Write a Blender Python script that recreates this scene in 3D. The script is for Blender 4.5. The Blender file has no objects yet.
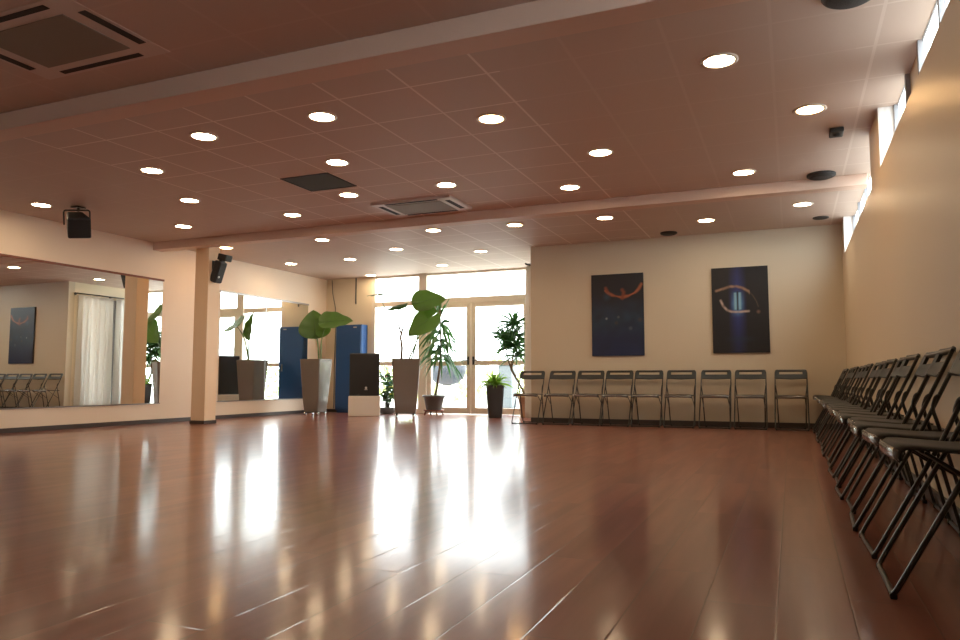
import bpy, bmesh, math, random
from mathutils import Vector, Matrix, noise as mnoise
random.seed(7)
S = bpy.context.scene
C = S.collection
PI = math.pi

# ------------------------------------------------------------------ camera
cd = bpy.data.cameras.new('camera'); cam = bpy.data.objects.new('camera', cd); C.objects.link(cam)
cam.location = (0, 0, 0.66)
cam.rotation_euler = (math.radians(90 + 4.69), 0, math.radians(22.92))
cd.sensor_width = 36; cd.lens = 27.56; cd.clip_start = 0.02; cd.clip_end = 300
S.camera = cam

# ------------------------------------------------------------------ world, exposure
w = bpy.data.worlds.new('daylight'); S.world = w; w.use_nodes = True
bgn = w.node_tree.nodes['Background']
bgn.inputs[0].default_value = (0.93, 0.97, 1.0, 1); bgn.inputs[1].default_value = 10.0
S.view_settings.view_transform = 'Standard'; S.view_settings.look = 'None'
S.view_settings.exposure = 0.0; S.view_settings.gamma = 1.0
S.view_settings.use_curve_mapping = False
try:
    S.cycles.use_denoising = True
    S.cycles.sample_clamp_indirect = 6.0
    S.cycles.max_bounces = 10; S.cycles.diffuse_bounces = 5; S.cycles.glossy_bounces = 5
    S.cycles.transparent_max_bounces = 12
except Exception: pass
LAMP = 68.0            # radiance of the lit downlight discs

# ------------------------------------------------------------------ materials
def mat(name, col, rough=0.6, metal=0.0, spec=0.5, var=0.0, vscale=6.0, bump=0.0, bscale=60.0, coat=0.0, stretch=(1,1,1)):
    m = bpy.data.materials.new(name); m.use_nodes = True
    nt = m.node_tree; b = nt.nodes['Principled BSDF']
    b.inputs['Base Color'].default_value = (*col, 1); b.inputs['Roughness'].default_value = rough
    b.inputs['Metallic'].default_value = metal; b.inputs['Specular IOR Level'].default_value = spec
    b.inputs['Coat Weight'].default_value = coat
    tc = nt.nodes.new('ShaderNodeTexCoord'); mp = nt.nodes.new('ShaderNodeMapping')
    nt.links.new(tc.outputs['Object'], mp.inputs[0]); mp.inputs['Scale'].default_value = stretch
    if var:
        n = nt.nodes.new('ShaderNodeTexNoise'); n.inputs['Scale'].default_value = vscale; n.inputs['Detail'].default_value = 4
        nt.links.new(mp.outputs[0], n.inputs['Vector'])
        r = nt.nodes.new('ShaderNodeMapRange'); r.inputs[3].default_value = 1 - var; r.inputs[4].default_value = 1 + var
        nt.links.new(n.outputs[0], r.inputs[0])
        h = nt.nodes.new('ShaderNodeHueSaturation'); h.inputs['Color'].default_value = (*col, 1)
        nt.links.new(r.outputs[0], h.inputs['Value']); nt.links.new(h.outputs[0], b.inputs['Base Color'])
    if bump:
        n = nt.nodes.new('ShaderNodeTexNoise'); n.inputs['Scale'].default_value = bscale
        nt.links.new(mp.outputs[0], n.inputs['Vector'])
        bp = nt.nodes.new('ShaderNodeBump'); bp.inputs['Strength'].default_value = bump; bp.inputs['Distance'].default_value = 0.01
        nt.links.new(n.outputs[0], bp.inputs['Height']); nt.links.new(bp.outputs[0], b.inputs['Normal'])
    return m
def emat(name, col, s):
    m = bpy.data.materials.new(name); m.use_nodes = True; nt = m.node_tree; nt.nodes.clear()
    e = nt.nodes.new('ShaderNodeEmission'); e.inputs[0].default_value = (*col, 1); e.inputs[1].default_value = s
    o = nt.nodes.new('ShaderNodeOutputMaterial'); nt.links.new(e.outputs[0], o.inputs[0]); return m
def math_node(nt, op, a, b=None):
    n = nt.nodes.new('ShaderNodeMath'); n.operation = op
    for i, v in enumerate((a, b)):
        if v is None: continue
        if isinstance(v, (int, float)): n.inputs[i].default_value = v
        else: nt.links.new(v, n.inputs[i])
    return n.outputs[0]

M = {}
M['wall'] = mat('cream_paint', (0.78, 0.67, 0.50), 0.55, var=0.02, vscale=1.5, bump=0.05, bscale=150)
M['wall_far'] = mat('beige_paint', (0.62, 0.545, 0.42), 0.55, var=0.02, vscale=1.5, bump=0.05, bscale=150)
M['wall_right'] = mat('cream_satin_paint', (0.76, 0.65, 0.49), 0.38, var=0.02, vscale=1.5, bump=0.04, bscale=90)
M['wall_white'] = mat('white_paint', (0.88, 0.73, 0.58), 0.5, var=0.02, vscale=1.5, bump=0.04, bscale=150)
M['reveal'] = mat('glare_white_reveal', (0.9, 0.9, 0.9), 0.5)  # daylight glare on the recess faces painted as white
M['pillar'] = mat('apricot_paint', (0.90, 0.67, 0.45), 0.5, var=0.02)
M['beam'] = mat('beam_paint', (0.72, 0.53, 0.43), 0.55, var=0.02)
M['base'] = mat('dark_skirting', (0.06, 0.045, 0.04), 0.4)
M['steel'] = mat('dark_steel_tube', (0.045, 0.045, 0.043), 0.3, metal=0.5)
M['seatp'] = mat('dark_seat_plastic', (0.04, 0.042, 0.04), 0.6, spec=0.25, bump=0.05, bscale=200)
M['lip'] = mat('glint_seat_edge', (0.24, 0.24, 0.235), 0.2, metal=0.7)  # lighter tone stands for the glint on the seat front
M['backp'] = mat('dark_back_plastic', (0.035, 0.045, 0.052), 0.4, spec=0.3)
M['rubber'] = mat('black_rubber', (0.02, 0.02, 0.02), 0.7)
M['black'] = mat('black_speaker_shell', (0.022, 0.022, 0.023), 0.5, bump=0.1, bscale=200)
M['grille'] = mat('black_grille', (0.015, 0.015, 0.016), 0.6, bump=0.3, bscale=300)
M['grey_metal'] = mat('grey_metal', (0.35, 0.34, 0.33), 0.35, metal=0.8)
M['chrome'] = mat('chrome', (0.7, 0.7, 0.7), 0.12, metal=1.0)
M['frame'] = mat('beige_window_metal', (0.80, 0.71, 0.59), 0.45)
M['frame_dark'] = mat('grey_window_metal', (0.30, 0.31, 0.34), 0.4)
M['planter'] = mat('taupe_planter', (0.17, 0.145, 0.12), 0.3, var=0.05, coat=0.6)
M['planter_black'] = mat('black_planter', (0.035, 0.035, 0.035), 0.35)
M['pot_grey'] = mat('grey_pot', (0.12, 0.12, 0.11), 0.5)
M['pot_tan'] = mat('tan_pot', (0.62, 0.42, 0.25), 0.5)
M['wood_red'] = mat('reddish_trolley_wood', (0.22, 0.07, 0.04), 0.5)
M['soil'] = mat('potting_soil', (0.04, 0.028, 0.02), 0.95, bump=0.8, bscale=60)
M['bark'] = mat('bark', (0.17, 0.11, 0.06), 0.8, var=0.25, vscale=20, bump=0.6, bscale=50)
M['stem'] = mat('green_stem', (0.12, 0.2, 0.05), 0.5)
M['darkstem'] = mat('dark_stem', (0.06, 0.06, 0.03), 0.6)
M['blue'] = mat('blue_locker_paint', (0.012, 0.075, 0.24), 0.35, var=0.03)
M['whitebox'] = mat('white_laminate', (0.82, 0.78, 0.72), 0.35)
M['ac'] = mat('ac_plastic', (0.66, 0.57, 0.52), 0.4)
M['ac_dark'] = mat('ac_grille', (0.24, 0.21, 0.17), 0.6)
M['slot'] = mat('dark_slot', (0.02, 0.02, 0.022), 0.7)
M['panel'] = mat('dark_grey_panel', (0.05, 0.065, 0.065), 0.7)
M['lamp'] = emat('warm_white_lamp', (1.0, 0.745, 0.46), LAMP)
M['lamp2'] = emat('amber_lamp', (1.0, 0.58, 0.24), LAMP * 0.9)
M['ring'] = mat('lamp_ring', (0.75, 0.68, 0.6), 0.3)
M['redflower'] = mat('red_petals', (0.6, 0.03, 0.04), 0.6)
M['blueflower'] = mat('blue_petals', (0.2, 0.3, 0.65), 0.6)
M['pinkflower'] = mat('pink_petals', (0.8, 0.35, 0.35), 0.6)
M['yellowflower'] = mat('yellow_petals', (0.75, 0.65, 0.1), 0.6)
M['concrete'] = mat('pale_concrete', (0.6, 0.58, 0.54), 0.8, var=0.08, vscale=2)
M['bounce_ground'] = mat('grey_bounce_ground', (0.22, 0.22, 0.22), 0.9, var=0.2, vscale=8)  # tone chosen for the light it bounces onto the ceiling
M['bowl'] = mat('slate_blue_bowl', (0.028, 0.036, 0.05), 0.5)
M['bin'] = mat('pale_blue_cabinet', (0.12, 0.14, 0.15), 0.5)
M['logo'] = mat('silver_badge', (0.8, 0.8, 0.8), 0.25, metal=0.3)

def leafmat(name, c1, c2, trans=0.35):
    m = mat(name, c1, 0.38, var=0.12, vscale=5); nt = m.node_tree; b = nt.nodes['Principled BSDF']
    t = nt.nodes.new('ShaderNodeBsdfTranslucent'); t.inputs[0].default_value = (*c2, 1)
    mx = nt.nodes.new('ShaderNodeMixShader'); mx.inputs[0].default_value = trans
    nt.links.new(b.outputs[0], mx.inputs[1]); nt.links.new(t.outputs[0], mx.inputs[2])
    nt.links.new(mx.outputs[0], nt.nodes['Material Output'].inputs[0]); return m
M['leaf'] = leafmat('big_green_leaf', (0.10, 0.18, 0.05), (0.26, 0.42, 0.09), 0.42)
M['leafd'] = leafmat('deep_green_leaf', (0.035, 0.10, 0.03), (0.06, 0.2, 0.03), 0.25)
M['leafb'] = leafmat('bright_green_leaf', (0.12, 0.26, 0.03), (0.3, 0.5, 0.05), 0.4)
M['leafx'] = leafmat('hedge_leaves', (0.42, 0.48, 0.2), (0.5, 0.6, 0.25), 0.4)

# translucent curtain
m = mat('white_curtain', (0.9, 0.89, 0.87), 0.8, bump=0.1, bscale=300); M['curtain'] = m
nt = m.node_tree; t = nt.nodes.new('ShaderNodeBsdfTranslucent'); t.inputs[0].default_value = (0.9, 0.9, 0.88, 1)
mx = nt.nodes.new('ShaderNodeMixShader'); mx.inputs[0].default_value = 0.5
nt.links.new(nt.nodes['Principled BSDF'].outputs[0], mx.inputs[1]); nt.links.new(t.outputs[0], mx.inputs[2])
nt.links.new(mx.outputs[0], nt.nodes['Material Output'].inputs[0])

# mirror
m = mat('mirror_glass', (0.86, 0.88, 0.86), 0.0, metal=1.0); M['mirror'] = m
# thin clear window glass
m = bpy.data.materials.new('window_glass'); m.use_nodes = True; nt = m.node_tree; nt.nodes.clear(); M['glass'] = m
tr = nt.nodes.new('ShaderNodeBsdfTransparent'); tr.inputs[0].default_value = (0.96, 0.98, 0.97, 1)
gl = nt.nodes.new('ShaderNodeBsdfGlossy'); gl.inputs['Roughness'].default_value = 0.02
mx = nt.nodes.new('ShaderNodeMixShader'); o = nt.nodes.new('ShaderNodeOutputMaterial')
mx.inputs[0].default_value = 0.07; nt.links.new(tr.outputs[0], mx.inputs[1]); nt.links.new(gl.outputs[0], mx.inputs[2]); nt.links.new(mx.outputs[0], o.inputs[0])

# floor: laminate planks running along Y, 0.2 m wide
def floor_mat():
    m = bpy.data.materials.new('reddish_laminate_planks'); m.use_nodes = True; nt = m.node_tree; b = nt.nodes['Principled BSDF']; L = nt.links
    tc = nt.nodes.new('ShaderNodeTexCoord'); sp = nt.nodes.new('ShaderNodeSeparateXYZ'); L.new(tc.outputs['Object'], sp.inputs[0])
    u = math_node(nt, 'DIVIDE', math_node(nt, 'ADD', sp.outputs[0], 21.06), 0.2)
    row = math_node(nt, 'FLOOR', u); fu = math_node(nt, 'FRACT', u)
    wn = nt.nodes.new('ShaderNodeTexWhiteNoise'); wn.noise_dimensions = '1D'; L.new(row, wn.inputs['W'])
    v = math_node(nt, 'ADD', math_node(nt, 'DIVIDE', math_node(nt, 'ADD', sp.outputs[1], 20), 1.2), wn.outputs['Value'])
    col = math_node(nt, 'FLOOR', v); fv = math_node(nt, 'FRACT', v)
    # distance to the seams in metres
    du = math_node(nt, 'MULTIPLY', math_node(nt, 'MINIMUM', fu, math_node(nt, 'SUBTRACT', 1, fu)), 0.2)
    dv = math_node(nt, 'MULTIPLY', math_node(nt, 'MINIMUM', fv, math_node(nt, 'SUBTRACT', 1, fv)), 1.2)
    d = math_node(nt, 'MINIMUM', du, dv)
    seam = nt.nodes.new('ShaderNodeMapRange'); seam.inputs[1].default_value = 0.0; seam.inputs[2].default_value = 0.0032
    L.new(d, seam.inputs[0])
    cx = nt.nodes.new('ShaderNodeCombineXYZ'); L.new(row, cx.inputs[0]); L.new(col, cx.inputs[1])
    w2 = nt.nodes.new('ShaderNodeTexWhiteNoise'); w2.noise_dimensions = '3D'; L.new(cx.outputs[0], w2.inputs['Vector'])
    # grain
    mp = nt.nodes.new('ShaderNodeMapping'); mp.inputs['Scale'].default_value = (12, 0.9, 1); L.new(tc.outputs['Object'], mp.inputs[0])
    ad = nt.nodes.new('ShaderNodeVectorMath'); ad.operation = 'ADD'; L.new(mp.outputs[0], ad.inputs[0]); L.new(w2.outputs['Color'], ad.inputs[1])
    sc = nt.nodes.new('ShaderNodeVectorMath'); sc.operation = 'MULTIPLY_ADD'; L.new(w2.outputs['Color'], sc.inputs[0]); sc.inputs[1].default_value = (40, 40, 40); L.new(mp.outputs[0], sc.inputs[2])
    n = nt.nodes.new('ShaderNodeTexNoise'); n.inputs['Scale'].default_value = 1.0; n.inputs['Detail'].default_value = 3; n.inputs['Distortion'].default_value = 0.2
    L.new(sc.outputs[0], n.inputs['Vector'])
    cr = nt.nodes.new('ShaderNodeValToRGB'); L.new(n.outputs[0], cr.inputs[0])
    cr.color_ramp.elements[0].position = 0.3; cr.color_ramp.elements[0].color = (0.205, 0.070, 0.046, 1)
    cr.color_ramp.elements[1].position = 0.72; cr.color_ramp.elements[1].color = (0.275, 0.098, 0.066, 1)
    hs = nt.nodes.new('ShaderNodeHueSaturation'); L.new(cr.outputs[0], hs.inputs['Color'])
    mr = nt.nodes.new('ShaderNodeMapRange'); mr.inputs[3].default_value = 0.92; mr.inputs[4].default_value = 1.08; L.new(w2.outputs['Value'], mr.inputs[0])
    L.new(mr.outputs[0], hs.inputs['Value'])
    mxc = nt.nodes.new('ShaderNodeMixRGB'); L.new(seam.outputs[0], mxc.inputs[0]); mxc.inputs[1].default_value = (0.17, 0.08, 0.055, 1); L.new(hs.outputs[0], mxc.inputs[2])
    L.new(mxc.outputs[0], b.inputs['Base Color'])
    b.inputs['Roughness'].default_value = 0.165; b.inputs['Specular IOR Level'].default_value = 0.62
    bp = nt.nodes.new('ShaderNodeBump'); bp.inputs['Strength'].default_value = 0.35; bp.inputs['Distance'].default_value = 0.0012
    L.new(seam.outputs[0], bp.inputs['Height']); L.new(bp.outputs[0], b.inputs['Normal'])
    # worn lacquer: a clear gloss mixed with a softer sheen
    b.inputs['Roughness'].default_value = 0.14
    b2 = nt.nodes.new('ShaderNodeBsdfPrincipled'); b2.inputs['Roughness'].default_value = 0.285; b2.inputs['Specular IOR Level'].default_value = 0.62
    L.new(mxc.outputs[0], b2.inputs['Base Color']); L.new(bp.outputs[0], b2.inputs['Normal'])
    ms = nt.nodes.new('ShaderNodeMixShader'); ms.inputs[0].default_value = 0.3
    L.new(b.outputs[0], ms.inputs[1]); L.new(b2.outputs[0], ms.inputs[2]); L.new(ms.outputs[0], nt.nodes['Material Output'].inputs[0])
    return m
M['floor'] = floor_mat()
# ceiling: lay-in tiles
def ceil_mat():
    m = bpy.data.materials.new('ceiling_tiles'); m.use_nodes = True; nt = m.node_tree; b = nt.nodes['Principled BSDF']; L = nt.links
    tc = nt.nodes.new('ShaderNodeTexCoord'); sp = nt.nodes.new('ShaderNodeSeparateXYZ'); L.new(tc.outputs['Object'], sp.inputs[0])
    def dist(o, off, p):
        u = math_node(nt, 'DIVIDE', math_node(nt, 'ADD', o, off), p); f = math_node(nt, 'FRACT', u)
        return math_node(nt, 'MULTIPLY', math_node(nt, 'MINIMUM', f, math_node(nt, 'SUBTRACT', 1, f)), p)
    dx = dist(sp.outputs[0], 1.895 + 0.614 * 40, 0.614); dy = dist(sp.outputs[1], -4.61 + 0.57 * 60, 0.57)
    lx = nt.nodes.new('ShaderNodeMapRange'); lx.inputs[1].default_value = 0.007; lx.inputs[2].default_value = 0.011; L.new(dx, lx.inputs[0])
    ly = nt.nodes.new('ShaderNodeMapRange'); ly.inputs[1].default_value = 0.006; ly.inputs[2].default_value = 0.010; L.new(dy, ly.inputs[0])
    s0 = math_node(nt, 'MINIMUM', lx.outputs[0], ly.outputs[0])
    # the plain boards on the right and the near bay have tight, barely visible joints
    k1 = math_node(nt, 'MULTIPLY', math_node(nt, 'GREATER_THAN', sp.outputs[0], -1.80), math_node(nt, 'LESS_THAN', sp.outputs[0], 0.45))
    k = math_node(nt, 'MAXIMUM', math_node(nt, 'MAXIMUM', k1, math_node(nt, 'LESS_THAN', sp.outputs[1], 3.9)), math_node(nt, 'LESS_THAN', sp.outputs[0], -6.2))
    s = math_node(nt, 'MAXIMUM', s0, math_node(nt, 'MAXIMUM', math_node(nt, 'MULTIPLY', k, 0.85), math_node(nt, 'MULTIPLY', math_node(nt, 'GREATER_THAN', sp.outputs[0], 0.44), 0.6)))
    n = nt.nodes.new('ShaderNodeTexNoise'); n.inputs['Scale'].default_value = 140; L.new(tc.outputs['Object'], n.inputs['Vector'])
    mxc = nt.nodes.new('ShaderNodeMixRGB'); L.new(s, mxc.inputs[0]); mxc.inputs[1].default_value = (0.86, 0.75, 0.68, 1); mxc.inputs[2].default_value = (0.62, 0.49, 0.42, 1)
    L.new(mxc.outputs[0], b.inputs['Base Color']); b.inputs['Roughness'].default_value = 0.6
    bp = nt.nodes.new('ShaderNodeBump'); bp.inputs['Strength'].default_value = 0.06; bp.inputs['Distance'].default_value = 0.01
    L.new(math_node(nt, 'SUBTRACT', n.outputs[0], s), bp.inputs['Height']); L.new(bp.outputs[0], b.inputs['Normal'])
    return m
M['ceil'] = ceil_mat()
# printed canvases: colours of the print itself, held per vertex
m = bpy.data.materials.new('printed_canvas'); m.use_nodes = True; nt = m.node_tree; M['print'] = m
at = nt.nodes.new('ShaderNodeVertexColor'); at.layer_name = 'Col'
nt.links.new(at.outputs[0], nt.nodes['Principled BSDF'].inputs['Base Color']); nt.nodes['Principled BSDF'].inputs['Roughness'].default_value = 0.45
M['canvas'] = mat('canvas_edge', (0.03, 0.03, 0.04), 0.7)

# ------------------------------------------------------------------ mesh helpers
class MB:
    def __init__(s): s.v = []; s.f = []; s.sm = []
    def add(s, vs, fs, smooth=False):
        n = len(s.v); s.v += [tuple(v) for v in vs]; s.f += [tuple(i + n for i in f) for f in fs]; s.sm += [smooth] * len(fs); return s
    def box(s, x0, x1, y0, y1, z0, z1, mtx=None):
        vs = [Vector(p) for p in ((x0,y0,z0),(x1,y0,z0),(x1,y1,z0),(x0,y1,z0),(x0,y0,z1),(x1,y0,z1),(x1,y1,z1),(x0,y1,z1))]
        if mtx: vs = [mtx @ v for v in vs]
        return s.add(vs, [(0,3,2,1),(4,5,6,7),(0,1,5,4),(1,2,6,5),(2,3,7,6),(3,0,4,7)])
    def tube(s, pts, r, n=8, closed=False, mtx=None):
        pts = [Vector(p) for p in pts]; N = len(pts)
        rs = r if isinstance(r, (list, tuple)) else [r] * N
        up = None; rings = []
        for i, p in enumerate(pts):
            if closed: t = pts[(i + 1) % N] - pts[i - 1]
            else: t = pts[min(i + 1, N - 1)] - pts[max(i - 1, 0)]
            t.normalize()
            if up is None:
                up = Vector((0, 0, 1)) if abs(t.z) < 0.9 else Vector((1, 0, 0))
            a = (up - t * up.dot(t))
            if a.length < 1e-5: a = t.orthogonal()
            a.normalize(); up = a; b = t.cross(a)
            rings.append([p + (a * math.cos(2 * PI * k / n) + b * math.sin(2 * PI * k / n)) * rs[i] for k in range(n)])
        vs = [v for rg in rings for v in rg]
        if mtx: vs = [mtx @ v for v in vs]
        fs = []
        for i in range(N if closed else N - 1):
            j = (i + 1) % N
            off = 0
            if closed and j == 0:   # align the last ring with the first
                off = min(range(n), key=lambda o: (rings[0][o] - rings[i][0]).length)
            for k in range(n):
                fs.append((i*n + k, i*n + (k+1) % n, j*n + (k+1+off) % n, j*n + (k+off) % n))
        if not closed: fs += [tuple(range(n))[::-1], tuple((N-1)*n + k for k in range(n))]
        return s.add(vs, fs, True)
    def lathe(s, prof, c=(0,0,0), n=28, mtx=None, cap=True):
        vs = []; N = len(prof)
        for r, z in prof:
            for k in range(n):
                a = 2 * PI * k / n
                vs.append(Vector((c[0] + r*math.cos(a), c[1] + r*math.sin(a), c[2] + z)))
        if mtx: vs = [mtx @ v for v in vs]
        fs = [(i*n + k, i*n + (k+1) % n, (i+1)*n + (k+1) % n, (i+1)*n + k) for i in range(N-1) for k in range(n)]
        if cap: fs += [tuple(range(n))[::-1], tuple((N-1)*n + k for k in range(n))]
        return s.add(vs, fs, True)
    def obj(s, name, m, parent=None, bevel=0, solid=0, sub=0, loc=None, rz=0):
        me = bpy.data.meshes.new(name); me.from_pydata(s.v, [], s.f); me.polygons.foreach_set('use_smooth', s.sm)
        bm = bmesh.new(); bm.from_mesh(me)
        if not solid: bmesh.ops.recalc_face_normals(bm, faces=bm.faces)
        bm.to_mesh(me); bm.free(); me.update()
        if m: me.materials.append(m)
        o = bpy.data.objects.new(name, me); C.objects.link(o)
        if parent: o.parent = parent
        if solid: a = o.modifiers.new('solid', 'SOLIDIFY'); a.thickness = solid; a.offset = 0
        if bevel: a = o.modifiers.new('bevel', 'BEVEL'); a.width = bevel; a.segments = 2; a.limit_method = 'ANGLE'; a.angle_limit = math.radians(50)
        if sub: a = o.modifiers.new('sub', 'SUBSURF'); a.levels = sub; a.render_levels = sub
        if loc: o.location = loc
        if rz: o.rotation_euler = (0, 0, rz)
        return o
def tag(o, label=None, cat=None, group=None, kind=None):
    if label: o['label'] = label
    if cat: o['category'] = cat
    if group: o['group'] = group
    if kind: o['kind'] = kind
    return o
def empty(name, loc=(0,0,0), rz=0):
    o = bpy.data.objects.new(name, None); C.objects.link(o); o.location = loc; o.rotation_euler = (0, 0, rz); o.empty_display_size = 0.1; return o
def struct(name, mb, m, **k):
    o = mb.obj(name, m, **k)
    if not o.parent: o['kind'] = 'structure'
    return o
def copy_tree(o, parent=None):
    c = o.copy(); C.objects.link(c)
    if parent: c.parent = parent
    for ch in list(o.children): copy_tree(ch, c)
    return c
def rounded(path, r, n=5, closed=False):
    """polyline with rounded corners"""
    P = [Vector(p) for p in path]; N = len(P); out = []
    for i, p in enumerate(P):
        if not closed and i in (0, N - 1): out.append(p); continue
        a = P[i - 1] - p; b = P[(i + 1) % N] - p
        d = min(r, a.length * 0.45, b.length * 0.45); a = p + a.normalized() * d; b = p + b.normalized() * d
        for k in range(n + 1):
            t = k / n; out.append(a * (1-t)**2 + p * 2*t*(1-t) + b * t*t)
    return out
def bez(a, b, c, n=10):
    a, b, c = Vector(a), Vector(b), Vector(c)
    return [a*(1-t)**2 + b*2*t*(1-t) + c*t*t for t in [k/n for k in range(n+1)]]

# ------------------------------------------------------------------ room
XL, XR, YF, YG, YB, XA, H = -9.1, 0.69, 11.1, 13.1, -2.6, -3.81, 2.8
ZS, XW = 2.32, 0.83           # sill height of the high windows, plane of their glass
struct('floor', MB().box(XL-0.2, XR+0.4, YB-0.2, YG+0.15, -0.1, 0), M['floor'])
struct('ceiling', MB().box(XL-0.2, XW+0.003, YB-0.2, YG+0.15, H, H+0.1), M['ceil'])
struct('wall_left', MB().box(XL-0.15, XL, YB, YG, 0, H), M['wall_white'])
struct('wall_back', MB().box(XL, XR+0.3, YB-0.15, YB, 0, H), M['wall'])
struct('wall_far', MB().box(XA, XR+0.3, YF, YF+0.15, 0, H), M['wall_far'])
struct('wall_right', MB().box(XR, XR+0.3, YB, YF, 0, ZS).box(XR, XW+0.03, 6.42, 7.1, ZS, H).box(XR, XW+0.03, 10.62, YF, ZS, H)
       .box(XW, XW+0.03, 5.24, 5.76, ZS, H), M['wall_right'])
struct('trim_4', MB().box(XR+0.002, XW, 6.408, 6.42, ZS, H).box(XR+0.002, XW, 10.608, 10.62, ZS, H).box(XR+0.002, XW, YB, 6.408, ZS, ZS+0.006).box(XR+0.002, XW, 7.1, 10.608, ZS, ZS+0.006), M['reveal'])   # white lining added on the recess faces, daylight glare put into its colour
struct('wall_alcove_back', MB().box(XL, -7.98, YG, YG+0.15, 0, H), M['wall'])
# side wall of the alcove, with its window opening
struct('wall_alcove_side', MB().box(XA, XA+0.15, YF+0.15, 11.42, 0, H).box(XA, XA+0.15, 12.95, YG+0.15, 0, H).box(XA, XA+0.15, 11.42, 12.95, 2.5, H)
       .box(XA, XA+0.15, 11.42, 12.95, 0, 0.12), M['wall'])
bb = 0.075
struct('baseboard_left', MB().box(XL, XL+0.015, YB, YG, 0, 0.06), M['base'])
struct('baseboard_far', MB().box(XA, XR, YF-0.018, YF, 0, bb), M['base'])
struct('baseboard_right', MB().box(XR-0.015, XR, YB, YF-0.02, 0, bb), M['base'])
struct('baseboard_back', MB().box(XL+0.02, XR-0.02, YB, YB+0.015, 0, bb), M['base'])
struct('baseboard_alcove', MB().box(XL+0.02, -7.98, YG-0.015, YG, 0, 0.06), M['base'])
struct('trim_1', MB().box(XL, XR, 3.80, 4.0, H-0.14, H), M['beam'], bevel=0.006)      # near ceiling beam
struct('trim_2', MB().box(XL, XR+0.1, 8.44, 8.62, H-0.12, H), M['beam'], bevel=0.006)      # far ceiling beam
struct('pillar', MB().box(-8.48, -8.215, 8.70, 8.94, 0, H), M['pillar'], bevel=0.004)
struct('trim_3', MB().box(-8.49, -8.205, 8.69, 8.95, 0, 0.05), M['base'])

# high windows of the right wall
wn = 1
def high_window(y0, y1, mulls):
    global wn
    e = empty('window_%d' % wn, (XW, y0, ZS)); e['kind'] = 'structure'; wn += 1
    L = y1 - y0; h = H - ZS; f = MB()
    f.box(-0.03, 0.004, 0, L, 0, 0.03).box(-0.008, 0.003, 0, L, h-0.006, h)
    for y in [0, L-0.04] + [q - y0 for q in mulls]: f.box(-0.03, 0.004, y, y+0.045, 0, h)
    f.obj('window_frame', M['frame_dark'], e)
    g = MB().box(-0.006, -0.002, 0.02, L-0.02, 0.02, h-0.01).obj('pane', M['glass'], e)
high_window(-2.6, 5.24, [-1.4, -0.2, 1.0, 2.2, 3.4, 4.5])
high_window(5.76, 6.42, [])
high_window(7.1, 10.62, [8.0, 8.9, 9.8])

# glazed wall of the alcove (posts, transoms, double door)
g = empty('window_%d' % wn, (0, YG, 0)); g['kind'] = 'structure'; wn += 1
f = MB()
f.box(-7.98, -7.90, 0, 0.09, 0, H).box(-6.87, -6.69, -0.03, 0.12, 0, H)
f.box(-7.90, -6.87, 0.01, 0.08, 2.17, 2.27).box(-7.90, -6.87, 0.01, 0.08, 0.96, 1.04).box(-7.90, -6.87, 0.01, 0.08, 0.0, 0.10)
f.box(-6.69, -3.81, 0.0, 0.09, 2.17, 2.29).box(-6.69, -3.81, 0.0, 0.09, 2.76, 2.8).box(-7.9, -6.87, 0.0, 0.09, 2.76, 2.8)
f.box(-4.56, -4.40, 0, 0.09, 0, H).box(-4.40, -3.81, 0.01, 0.08, 0.96, 1.04).box(-4.40, -3.81, 0.01, 0.08, 0, 0.10)
f.obj('window_frame', M['frame'], g, bevel=0.004)
for x0, x1, z0, z1 in ((-7.9,-6.87,0.1,0.96),(-7.9,-6.87,1.04,2.17),(-7.9,-6.87,2.27,2.76),(-6.69,-3.81,2.29,2.76),(-4.4,-3.81,0.1,0.96),(-4.4,-3.81,1.04,2.17)):
    MB().box(x0, x1, 0.04, 0.046, z0, z1).obj('pane', M['glass'], g)
d = empty('door_1', (0, YG, 0)); d['kind'] = 'structure'
for k, (x0, x1) in enumerate(((-6.69, -5.74), (-5.73, -4.56))):
    f = MB().box(x0, x0+0.09, 0.01, 0.07, 0.01, 2.17).box(x1-0.09, x1, 0.01, 0.07, 0.01, 2.17)
    f.box(x0+0.09, x1-0.09, 0.01, 0.07, 0.01, 0.13).box(x0+0.09, x1-0.09, 0.01, 0.07, 0.95, 1.04).box(x0+0.09, x1-0.09, 0.01, 0.07, 2.09, 2.17)
    fo = f.obj('door_frame', M['frame'], d, bevel=0.004)
    for z0, z1 in ((0.13, 0.95), (1.04, 2.09)): MB().box(x0+0.09, x1-0.09, 0.035, 0.041, z0, z1).obj('pane', M['glass'], d)
    hx = x1-0.05 if k == 0 else x0+0.05
    MB().tube([(hx, 0.01, 1.05), (hx, -0.045, 1.05), (hx + (0.11 if k else -0.11), -0.045, 1.05)], 0.011).box(hx-0.02, hx+0.02, -0.004, 0.012, 0.96, 1.12).obj('door_handle', M['steel'], d)

# window of the alcove side, behind the curtains
g = empty('window_%d' % wn, (XA, 11.42, 0.12)); g['kind'] = 'structure'; wn += 1
f = MB().box(0.05, 0.1, 0, 0.06, 0, 2.38).box(0.05, 0.1, 1.47, 1.53, 0, 2.38).box(0.05, 0.1, 0.06, 1.47, 0, 0.06).box(0.05, 0.1, 0.06, 1.47, 2.32, 2.38).box(-0.04, 0.1, 0.70, 0.95, 0.06, 2.32)
f.obj('window_frame', M['frame_dark'], g)
for y0, y1 in ((0.06, 0.70), (0.95, 1.47)): MB().box(0.07, 0.076, y0, y1, 0.06, 2.32).obj('pane', M['glass'], g)

# ------------------------------------------------------------------ outside
struct('outdoor_ground', MB().box(-40, 40, YG+0.15, 45, -0.12, -0.02), M['concrete'])

struct('unseen_bounce_ground', MB().box(XR+0.31, 30, -20, YG+0.14, -0.12, -0.03), M['bounce_ground'])  # unseen ground added to cut daylight bounced up through the high windows
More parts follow.
